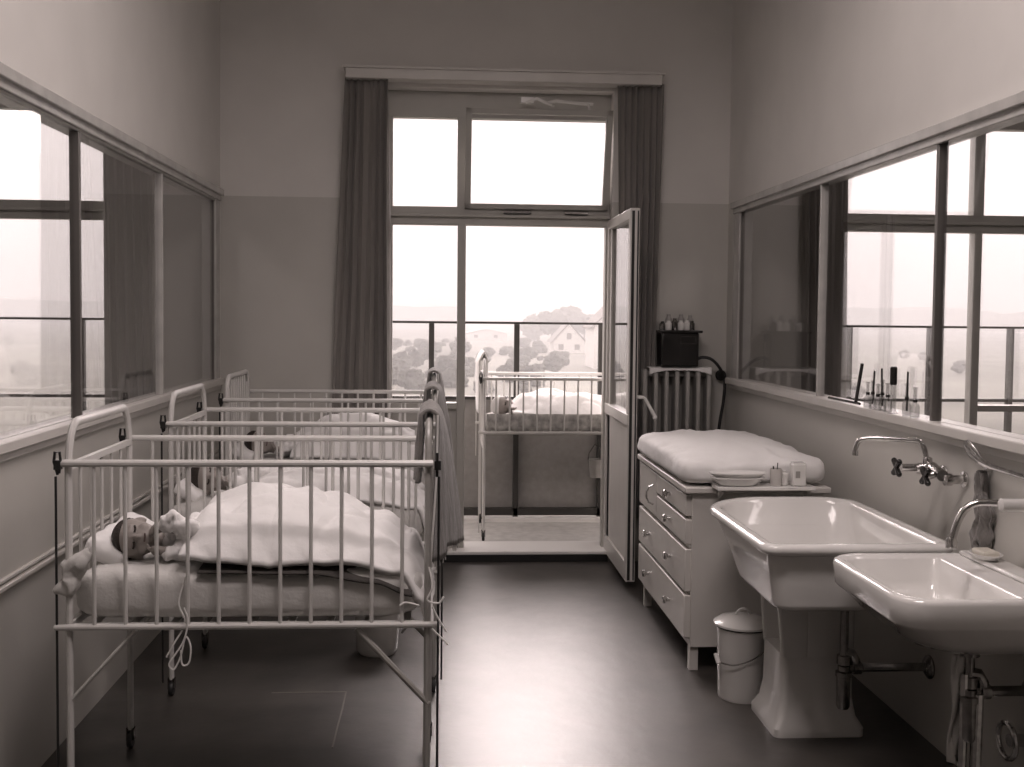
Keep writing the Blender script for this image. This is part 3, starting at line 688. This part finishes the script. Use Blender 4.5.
# ------------------------------------------------------------------ pail lathe and things under the cots
pt = thing('chamber_pot', 'white enamel pot standing on the floor beneath the middle cot', 'pot', (-.29, 5.15, 0))
MB().lathe([(.085,0),(.098,.02),(.105,.16),(.107,.20),(.116,.205),(.116,.212),(.100,.21),(.095,.03),(0,.02)], (-.29, 5.15, 0), n=36).build('body', M_ENAM, pt)
MB().lathe([(.117,.0),(.118,.006),(.06,.03),(.014,.035),(.014,.05),(.02,.06),(0,.064)], (-.29, 5.15, .213), n=36).build('lid', M_ENAM, pt)
MB().tube([(-.17, 5.15, .19), (-.145, 5.15, .185), (-.14, 5.15, .13), (-.175, 5.15, .09)], .006).build('handle', M_DCHROME, pt)

def bail(c, r, zt, drop, ang):
    # semicircular wire handle swung down to the viewer side
    pts = []
    for i in range(17):
        a = PI*i/16; u = -math.cos(a)*r; s_ = math.sin(a)
        pts.append(Vector(c)+Vector((u*math.cos(ang)+s_*-math.sin(ang)*-(r+.012)*1.0, u*math.sin(ang)-s_*(r+.012)*math.cos(ang), zt-drop*s_)))
    return pts
bk = thing('bucket', 'white enamel lidded pail with wire handle on the floor beside the tub pedestal', 'bucket', (1.282, 4.49, 0))
bc = (1.282, 4.49, 0)
MB().lathe([(0,.0),(.098,.0),(.102,.012),(.108,.28),(.112,.292),(.112,.30),(0,.30)], bc, n=44).build('body', M_ENAM, bk)
MB().lathe([(.106,.292),(.113,.303),(.106,.31)], bc, n=44).build('dark_rim', M_HEAT, bk, label='dark enamel rim line')
ld = MB().lathe([(.116,.306),(.123,.31),(.123,.318),(.10,.334),(.05,.347),(0,.350)], bc, n=44).build('lid', M_ENAM, bk)
MB().tube(arc((1.282, 4.49, .345), .030, 0, PI, 12, 'xz'), .005).build('knob', M_ENAM, ld)
wp = [(1.372,4.425,.25),(1.347,4.390,.225),(1.307,4.375,.20),(1.257,4.375,.178),(1.207,4.390,.165),(1.162,4.430,.17),(1.157,4.460,.18)]
MB().tube(crom(wp), .003, 6).build('wire_handle', M_DCHROME, bk)
MB().tube([(1.162,4.420,.165),(1.155,4.440,.20)], .010).build('handle_grip', M_ENAM, bk)
MB().lathe([(.014,0),(.014,.02),(.006,.024)], (1.359,4.410,.25), (0.6,-.8,0), 12).build('ear', M_HEAT, bk)

pb2 = thing('pail', 'small enamel pail hanging outside at the end of the balcony cot', 'bucket', (1.165, 8.05, .30))
MB().lathe([(0,.40),(.045,.40),(.058,.53),(.062,.535)], (1.165, 8.06, 0), n=24).build('body', M_RAD, pb2)
MB().tube([(1.105,8.06,.53),(1.11,8.06,.58),(1.14,8.08,.62),(1.165,8.15,.635),(1.19,8.08,.62),(1.22,8.06,.58),(1.225,8.06,.53)], .004, 6).build('wire_handle', M_DCHROME, pb2)

# ------------------------------------------------------------------ chest of drawers
cb = thing('cabinet', 'white painted nursery cabinet with a door and drawers along the right wall', 'cabinet', (1.43, 5.4, 0))
MB().box((1.133, 4.815, .11), (1.735, 5.975, .812)).build('body', M_WOOD, cb, bevel=.003)
MB().box((1.095, 4.79, .812), (1.76, 5.99, .84)).build('top', M_WOOD, cb, bevel=.005)
for (x, y) in ((1.135, 4.83), (1.135, 5.92), (1.69, 4.83), (1.69, 5.92)): MB().box((x, y, 0), (x+.04, y+.04, .11)).build('leg', M_WOOD, cb, bevel=.002)
def knob(y, z, par):
    MB().lathe([(.010,0),(.010,.016),(.018,.020),(.020,.028),(.015,.034),(0,.035)], (1.105, y, z), (-1,0,0), 18).build('knob', M_CHROME, par)
def drawer(y0, y1, z0, z1, ks):
    o = MB().box((1.105, y0, z0), (1.135, y1, z1)).build('drawer', M_WOOD, cb, bevel=.004)
    for q in ks: knob(q, (z0+z1)/2, o)
drawer(4.825, 5.485, .705, .80, [5.16]); drawer(4.825, 5.485, .578, .69, [5.16])
drawer(4.825, 5.965, .362, .555, [5.13, 5.66]); drawer(4.825, 5.965, .150, .345, [5.13, 5.66])
dr = MB().box((1.105, 5.495, .578), (1.135, 5.965, .80)).build('door', M_WOOD, cb, bevel=.004)
MB().tube([(1.10, 5.54, .735), (1.075, 5.54, .725), (1.065, 5.545, .70), (1.065, 5.545, .67), (1.075, 5.54, .645), (1.10, 5.54, .635)], .005).build('handle', M_CHROME, dr)
sh = MB().box((1.215, 4.69, .842), (1.655, 4.80, .858)); sh.prism([(4.70, .842), (4.79, .842), (4.79, .79)], 0, 1.24, 1.255); sh.prism([(4.70, .842), (4.79, .842), (4.79, .79)], 0, 1.625, 1.64)
# end ledge of the cabinet
sh.build('end_shelf', M_ENAM, cb, bevel=.002)
pad = rounded_slab(1.085, 1.755, 4.80, 6.03, .843, .965, .05, puff=.035, wr=.016, seed=21, sq=14, e=.20).build('changing_mat', M_LINEN, ang=80)
tag(pad, 'thick white changing mattress lying on top of the cabinet', 'mattress')
for k, (z, s) in enumerate(((.859, .95), (.878, 1.0))):
    o = MB().lathe([(.07*s,0),(.085*s,.003),(.120*s,.030),(.129*s,.034),(.127*s,.038),(.118*s,.035),(.08*s,.010),(0,.008)], (1.315, 4.735, z+(.002*k)), n=40, sy=.44).build('bowl', M_ENAM)
    tag(o, ['lower white enamel dish on the ledge at the cabinet end', 'upper white enamel dish nested on the other at the cabinet end'][k], 'dish', 'enamel dishes at the cabinet end')
cu = thing('tumbler', 'small glass tumbler holding a brush on the cabinet end ledge', 'tumbler', (1.487, 4.735, .858))
MB().lathe([(.024,0),(.027,.075),(.025,.075),(.022,.005),(0,.004)], (1.487, 4.735, .859), n=24).build('glass', mat('frosted_tumbler', (.5, .48, .46), .3), cu)
MB().tube([(1.487,4.735,.87),(1.493,4.73,.96)], .0022, 6).tube([(1.480,4.735,.90),(1.473,4.73,.945)], .003, 6).build('brush', M_BLACK, cu)
tag(MB().lathe([(.017,0),(.019,.005),(.019,.05),(.012,.056),(.012,.064),(0,.065)], (1.53, 4.75, .859), n=20).build('jar', M_ENAM), 'tiny white jar between the tumbler and the tall tin', 'jar')
tn = MB().box((1.556, 4.71, .859), (1.618, 4.765, .957)).build('tin', M_ENAM, bevel=.006); tag(tn, 'tall white tin box on the cabinet end ledge', 'tin')
MB().box((1.568, 4.708, .895), (1.588, 4.7095, .925)).build('tin_label', M_RAD, tn); MB().box((1.560, 4.714, .955), (1.614, 4.761, .962)).build('lid', M_ENAM, tn, bevel=.002)

# ------------------------------------------------------------------ radiator corner
rd = thing('radiator', 'ribbed cast iron radiator under the black steriliser in the corner', 'radiator', (1.50, 6.93, 0))
for k in range(7):
    x = 1.285+.0685*k
    s = MB()
    s.prism([(6.885,.20),(6.975,.20),(6.99,.225),(6.99,1.245),(6.975,1.268),(6.885,1.268),(6.87,1.245),(6.87,.225)], 0, x+.003, x+.031)
    s.build('rib', M_RAD, rd, bevel=.008)
MB().tube([(1.29, 6.93, .25), (1.75, 6.93, .25)], .018).build('header', M_RAD, rd); MB().tube([(1.29, 6.93, 1.235), (1.74, 6.93, 1.235)], .018).build('header', M_RAD, rd)
for k in (1, 5): MB().box((1.285+.0685*k, 6.89, 0), (1.32+.0685*k, 6.97, .225)).build('foot', M_RAD, rd)
lc = MB()
def lace(u, v):
    x = 1.325+.40*u; 
    if v < .3: y = 6.865; z = 1.275-.045*(1-v/.3)*(.35+.65*abs(2*u-1)**3) - .004*abs(math.sin(u*50))
    else: y = 6.865+(v-.3)/.7*.125; z = 1.275
    return (x, y, z+.004)
lc.grid(lace, 80, 14)
tag(lc.build('lace_cloth', M_LINEN, solid=.004, ang=60), 'white edged cloth laid over the radiator top', 'cloth')
st = thing('steriliser', 'black enamel steriliser box standing on the radiator in the corner', 'steriliser', (1.515, 6.93, 1.285))
MB().box((1.395, 6.84, 1.287), (1.635, 7.0, 1.50)).build('body', M_HEAT, st, bevel=.008)
MB().box((1.375, 6.825, 1.50), (1.655, 7.01, 1.516)).build('lid', M_HEAT, st, bevel=.004)
fr = MB()
for a, b_ in (((1.515,1.43),(1.615,1.433)), ((1.515,1.475),(1.615,1.478)), ((1.515,1.43),(1.518,1.478)), ((1.612,1.43),(1.615,1.478))): fr.box((a[0], 6.837, a[1]), (b_[0], 6.841, b_[1]))
fr.build('label_holder', M_DCHROME, st)
MB().tube(crom([(1.635,6.90,1.33),(1.67,6.88,1.345),(1.73,6.88,1.33),(1.79,6.90,1.27),(1.825,6.92,1.19),(1.82,6.93,1.05),(1.80,6.94,.9),(1.79,6.95,.7)]), .010).build('rubber_hose', M_RUB, st)
tag(MB().lathe([(.035,0),(.035,.012),(.028,.02),(.028,.03),(.0,.034)], (1.82, 7.01, 1.225), (0,-1,0), 24).box((1.80, 6.97, 1.215), (1.84, 7.03, 1.235)).build('wall_valve', M_RUB), 'round dark valve on the corner wall beside the hose', 'valve')
for k, (x, y, r, h, mm) in enumerate([(1.41,6.90,.020,.055,M_DCHROME),(1.445,6.88,.022,.06,M_ENAM),(1.49,6.90,.020,.075,M_DCHROME),(1.525,6.88,.021,.062,M_ENAM),(1.565,6.89,.020,.065,M_ENAM),(1.60,6.90,.019,.06,M_DCHROME),(1.46,6.95,.022,.10,M_RAD),(1.54,6.95,.022,.10,M_RAD),(1.60,6.95,.02,.095,M_RAD)]):
    j = MB().lathe([(r*.9,0),(r,.004),(r,h*.7),(r*.6,h*.85),(r*.6,h),(0,h)], (x, y, 1.517), n=18).build('jar', mm)
    tag(j, 'small round jar in the cluster on top of the black steriliser', 'jar', 'jars on the steriliser')

# ------------------------------------------------------------------ tub sink
tub = thing('tub_sink', 'big deep white stoneware bathing tub on a pedestal at the right wall', 'sink', (1.43, 4.15, 0))
x0, x1, y0, y1 = 1.112, 1.795, 3.645, 4.675
RR = (.06, .06, .16, .30)
def rg_(ins, z, dz=0): 
    rr = [max(.02, q-ins*.6) for q in RR]; return rrect(x0+ins, x1-ins, y0+ins, y1-ins, z, rr, 9)
def rgl(il, ir, inr, ifr, z):
    return rrect(x0+il, x1-ir, y0+inr, y1-ifr, z, [max(.03, RR[0]-.0), .06, .13, .24], 9)
outer = [rgl(.20,.16,.14,.40,.575), rgl(.082,.05,.060,.32,.577), rgl(.064,.035,.047,.295,.588), rgl(.060,.032,.045,.28,.60), rgl(.045,.022,.037,.16,.70), rgl(.030,.018,.032,.045,.775)]
rim = [rg_(.010,.783), rg_(.0,.792), rg_(-.002,.805), rg_(.004,.817), rg_(.016,.822), rg_(.034,.821), rg_(.046,.814), rg_(.052,.80)]
def rin(il, ifr, z): return rrect(x0+il, x1-il, y0+il, y1-ifr, z, [.05,.05,.12,.20], 9)
inner = [rin(.068,.13,.72), rin(.085,.23,.64), rin(.11,.30,.607), rin(.2,.38,.600)]
MB().loft(outer+rim+inner).build('basin', M_CERAM, tub, ang=60)
# pedestal with an open niche in its left face
ped = MB()
def pr(a, b, z, r=.03): return rrect(1.315-a, 1.60+a, 4.06-b, 4.33+b, z, [r]*4, 5)
for ya, yb2 in ((4.11, 4.165), (4.385, 4.44)): pass
ped.loft([pr(.035,.035,0), pr(.035,.035,.03), pr(.012,.012,.07), pr(0,0,.14), pr(0,-.01,.31)])
ped.build('pedestal', M_CERAM, tub, bevel=0)
fr2 = MB(); q0 = MB()
# upper pedestal: side cheeks leave a niche
q0.loft([rrect(1.40,1.60,4.06,4.32,.30,[.02]*4,4), rrect(1.40,1.60,4.06,4.32,.585,[.02]*4,4)])
q0.loft([rrect(1.315,1.42,4.06,4.09,.30,[.012]*4,4), rrect(1.29,1.42,4.06,4.09,.585,[.012]*4,4)])
q0.loft([rrect(1.315,1.42,4.29,4.32,.30,[.012]*4,4), rrect(1.29,1.42,4.29,4.32,.585,[.012]*4,4)])
q0.loft([rrect(1.29,1.42,4.06,4.32,.56,[.02]*4,4), rrect(1.28,1.42,4.05,4.32,.59,[.02]*4,4)])
q0.build('pedestal_niche', M_CERAM, tub)
def trap(px, py, z_top, label, xw, zf, name='drain_trap', cup=True):
    t = thing(name, label, 'drain pipe', (px, py, zf-.15))
    MB().lathe([(.012,z_top-zf+.0),(.03,z_top-zf),(.03,z_top-zf-.03),(.016,z_top-zf-.032),(.016,.05),(.026,.048),(.026,.015),(.016,.012),(.016,0)], (px, py, zf), n=20).build('tailpiece', M_DCHROME, t)
    if cup:
        MB().lathe([(0,-.15),(.02,-.15),(.025,-.14),(.026,-.03),(.030,-.028),(.030,-.01),(.022,-.006),(.022,.012),(0,.012)], (px-.004, py-.012, zf), n=20).build('cup', M_DCHROME, t)
    s = MB().tube([(px, py, zf+.06), (px+.03, py, zf+.055), (px+.045, py, zf+.03), (px+.045, py, zf)], .018)
    s.tube([(px+.02, py, zf), (xw-.004, py, zf)], .0165); s.lathe([(.024,0),(.024,.03),(.018,.035)], (px+.035, py, zf), (1,0,0)); s.build('waste_pipe', M_DCHROME, t)
    MB().lathe([(.045,0),(.045,.006),(.032,.016),(.018,.02)], (xw-.001, py, zf), (-1,0,0)).build('wall_flange', M_DCHROME, t)
    return t
trap(1.525, 3.98, .575, 'shiny bottle trap and waste pipe under the big tub', XR, .285)
# mixer
mx = thing('mixer_tap', 'chrome wall mixer with long swivel spout above the big tub', 'tap', (1.86, 3.83, 1.03))
s = MB(); bx_ = 1.77
for yy, zz in ((3.74, 1.035), (3.90, 1.035)):
    s.lathe([(.028,0),(.028,.008),(.016,.014),(.016,.05),(.022,.052),(.022,.075),(.0,.076)], (1.858, yy, zz), (-1,0,0), 18)
s.tube([(bx_, 3.73, 1.05), (bx_, 3.78, 1.06), (bx_, 3.86, 1.06), (bx_, 3.92, 1.05)], .021, 14); s.ell((bx_, 3.82, 1.06), .030, .034, .028)
s.build('body', M_CHROME, mx)
s = MB().tube(crom([(1.775, 3.85, 1.06), (1.775, 3.87, 1.09), (1.77, 3.88, 1.125), (1.762, 3.89, 1.145), (1.745, 3.895, 1.155), (1.64, 3.94, 1.158), (1.585, 3.965, 1.155), (1.562, 3.975, 1.145), (1.552, 3.98, 1.12), (1.550, 3.98, 1.10)]), .0095, 12)
s.lathe([(.013,0),(.013,.02),(.0,.021)], (1.55, 3.98, 1.09)); s.lathe([(.018,0),(.018,.02),(.012,.024)], (1.775, 3.865, 1.075)); s.build('spout', M_CHROME, mx)
for yy, dx, dz in ((3.90, -.09, .0), (3.76, -.045, -.012)):
    s = MB().tube([(bx_, yy, 1.055), (bx_+dx*.8, yy+.01, 1.055+dz)], .014, 12).build('valve', M_CHROME, mx)
    hd = MB()
    for q in range(4):
        a = PI/4+q*PI/2; c_ = Vector((bx_+dx, yy+.01, 1.055+dz)); e_ = c_+Vector((0, math.cos(a), math.sin(a)))*.032
        hd.cap(c_, .009, e_, .011, 10)
    hd.build('cross_handle', M_HEAT, s)
# medical lever tap above the wash basin
lv = thing('lever_tap', 'chrome elbow lever tap with a curved spout above the wash basin', 'tap', (1.86, 3.30, 1.05))
s = MB().tube(crom([(1.855, 3.24, 1.03), (1.80, 3.25, 1.03), (1.74, 3.27, 1.032), (1.68, 3.29, 1.03), (1.645, 3.30, 1.01), (1.622, 3.30, .975), (1.607, 3.30, .93), (1.603, 3.30, .905)]), .0115, 12)
s.lathe([(.017,0),(.019,.02),(.013,.035)], (1.600, 3.30, .885), n=16); s.build('spout', M_CHROME, lv)
MB().lathe([(.026,0),(.026,.01),(.016,.014),(.021,.03),(.021,.13),(.012,.135)], (1.858, 3.24, 1.03), (-1,0.05,0), 18).build('body', M_ENAM, lv)
s = MB(); s.tube([(1.81, 3.20, 1.05), (1.81, 3.20, 1.105), (1.80, 3.25, 1.118), (1.80, 3.45, 1.122), (1.80, 3.52, 1.13), (1.797, 3.575, 1.155), (1.795, 3.61, 1.175)], [.008,.009,.009,.010,.016,.026,.022], 12, ref=(1,0,0), flat=.5)
s.build('elbow_lever', M_CHROME, lv)
br = thing('hanging_washcloth', 'crumpled striped cloth hanging on the wall behind the basin tap', 'cloth', (1.845, 3.56, .84))
c3 = MB().grid(lambda u, v: (1.838-.014*math.sin(u*16+v*5)-.014*math.sin(PI*u)-.01*noise.noise(Vector((u*4, v*6, 3))), 3.565+(.010+.036*math.sin(PI*min(1, v*1.9)*.5)+.012*math.sin(v*17))*(2*u-1)+.012*math.sin(v*9), 1.09-.26*v-.02*math.sin(u*9)*v), 24, 30)
c3.build('cloth', M_TOWEL, br, solid=.006, ang=80)
MB().lathe([(.008,0),(.008,.02),(.012,.022),(0,.026)], (1.86, 3.56, 1.095), (-1,0,0), 12).build('hook', M_CHROME, br)

# ------------------------------------------------------------------ wash basin
wbn = thing('wash_basin', 'white glazed wash basin in the foreground on the right wall', 'sink', (1.6, 3.27, .62))
X0, X1, Y0, Y1 = 1.315, 1.857, 2.985, 3.625
RB = (.11, .03, .03, .09)
def wr_(il, ir, inr, ifr, z, k=1): return rrect(X0+il, X1-ir, Y0+inr, Y1-ifr, z, [max(.02, q*k) for q in RB], 8)
seq = [wr_(.20,.06,.22,.22,.585,1.5), wr_(.14,.03,.15,.15,.60,1.5), wr_(.07,.0,.06,.06,.655,1.2), wr_(.030,0,.025,.025,.700), wr_(.012,0,.012,.012,.712), wr_(.006,0,.006,.006,.72), wr_(.0,0,.0,.0,.785), wr_(.004,0,.004,.004,.797), wr_(.014,0,.014,.014,.802), wr_(.024,0.01,.024,.024,.800)]
seq += [wr_(.032,.16,.034,.034,.796), wr_(.038,.168,.042,.042,.786), wr_(.055,.18,.06,.06,.72,.9), wr_(.09,.20,.10,.10,.66,.9), wr_(.15,.24,.17,.17,.645,.8)]
MB().loft(seq).build('basin', M_CERAM, wbn, ang=60)
MB().ell((1.690, 3.27, .745), .006, .022, .009).build('overflow', M_HEAT, wbn)
MB().box((1.77, 2.97, .798), (1.857, 3.60, .815)).build('ledge', M_CERAM, wbn, bevel=.008)
sd = thing('soap_dish', 'small dish with a bar of soap on the wash basin ledge', 'soap dish', (1.79, 3.46, .82))
MB().lathe([(.03,0),(.04,.004),(.05,.018),(.047,.019),(.03,.008),(0,.007)], (1.795, 3.46, .816), n=28, sy=1.3).build('dish', M_ENAM, sd)
MB().box((1.765, 3.42, .826), (1.825, 3.50, .846)).build('soap', M_SOAP, sd, bevel=.007)
trap(1.655, 3.27, .585, 'chrome trap and waste pipe below the wash basin', XR, .44)
tag(MB().tube([(1.675, 3.25, .44), (1.672, 3.25, .2), (1.672, 3.25, .02)], .018).tube([(1.635, 3.26, .50), (1.635, 3.26, .02)], .013).build('supply_pipe', M_CHROME), 'pair of shiny vertical pipes standing below the wash basin', 'pipe')
tag(MB().grid(lambda u, v: (1.61+.05*u-.01*v+.006*math.sin(u*9), 3.285+.012*math.sin(v*9+u*7), .55-.34*v), 12, 24).build('floor_cloth', M_LINEN2, solid=.008, ang=80), 'pale striped cloth hanging beside the pipes below the wash basin', 'cloth')
tag(MB().tube([Vector((1.80, 3.30, .27))+Vector((.0, math.cos(2*PI*i/24)*.055, math.sin(2*PI*i/24)*.055)) for i in range(25)], .009, 8).lathe([(.02,0),(.02,.05)], (1.855, 3.30, .27), (-1,0,0)).build('towel_ring', M_CHROME), 'round chrome ring fitting low on the right wall', 'ring')

# ------------------------------------------------------------------ things on the right sill
sz = 1.219
def flask(y, h, r, label=None, stick=None):
    f = thing('glass_bottle', label or 'small clear glass bottle in the row on the right window sill', 'bottle', (1.835, y, sz), 'glass bottles on the right sill')
    MB().lathe([(0,0),(r,0),(r,h*.38),(r*.45,h*.52),(r*.40,h*.9),(r*.55,h*.92),(r*.55,h),(r*.3,h),(r*.3,h*.5),(r*.85,h*.36),(r*.85,.004),(0,.004)], (1.835, y, sz), n=18).build('bottle', M_BOTTLE, f)
    if stick:
        MB().tube([(1.835, y, sz+.02), (1.835, y-stick, sz+h*1.35)], .004, 8).build('dropper', M_HEAT, f)
    MB().lathe([(r*.5,0),(r*.5,.012)], (1.835, y, sz+h*.5), n=12).build('band', M_HEAT, f)
for y, h, r, sk_ in ((4.585,.11,.017,None),(4.53,.12,.017,.012),(4.475,.11,.018,None),(4.43,.13,.017,-.012),(4.375,.12,.018,None),(4.19,.13,.017,.004),(4.115,.12,.018,None)): flask(y, h, r, None, sk_)
tag(MB().tube([(1.835, 4.72, sz+.012), (1.835, 4.655, sz+.185)], .0075, 10).build('syringe', M_HEAT), 'long black stick leaning on the sill left of the bottles', 'stick')
ga = MB().tube([(1.83, 4.66, sz+.010), (1.822, 5.02, sz+.010)], .006, 10).build('thermometer', M_HEAT); tag(ga, 'thin black stick lying flat on the right sill', 'stick')
sq_ = thing('glass_cylinder', 'tall glass measuring cylinder with a black top at the end of the bottle row', 'bottle', (1.83, 4.31, sz))
MB().lathe([(.022,0),(.014,.008),(.012,.012),(.012,.13),(.010,.13),(.010,.02),(0,.02)], (1.83, 4.31, sz), n=18).build('tube', M_BOTTLE, sq_)
MB().lathe([(.012,.115),(.014,.12),(.014,.185),(.010,.19)], (1.83, 4.31, sz), n=14).build('stopper', M_HEAT, sq_)
print('objects', len(bpy.data.objects))
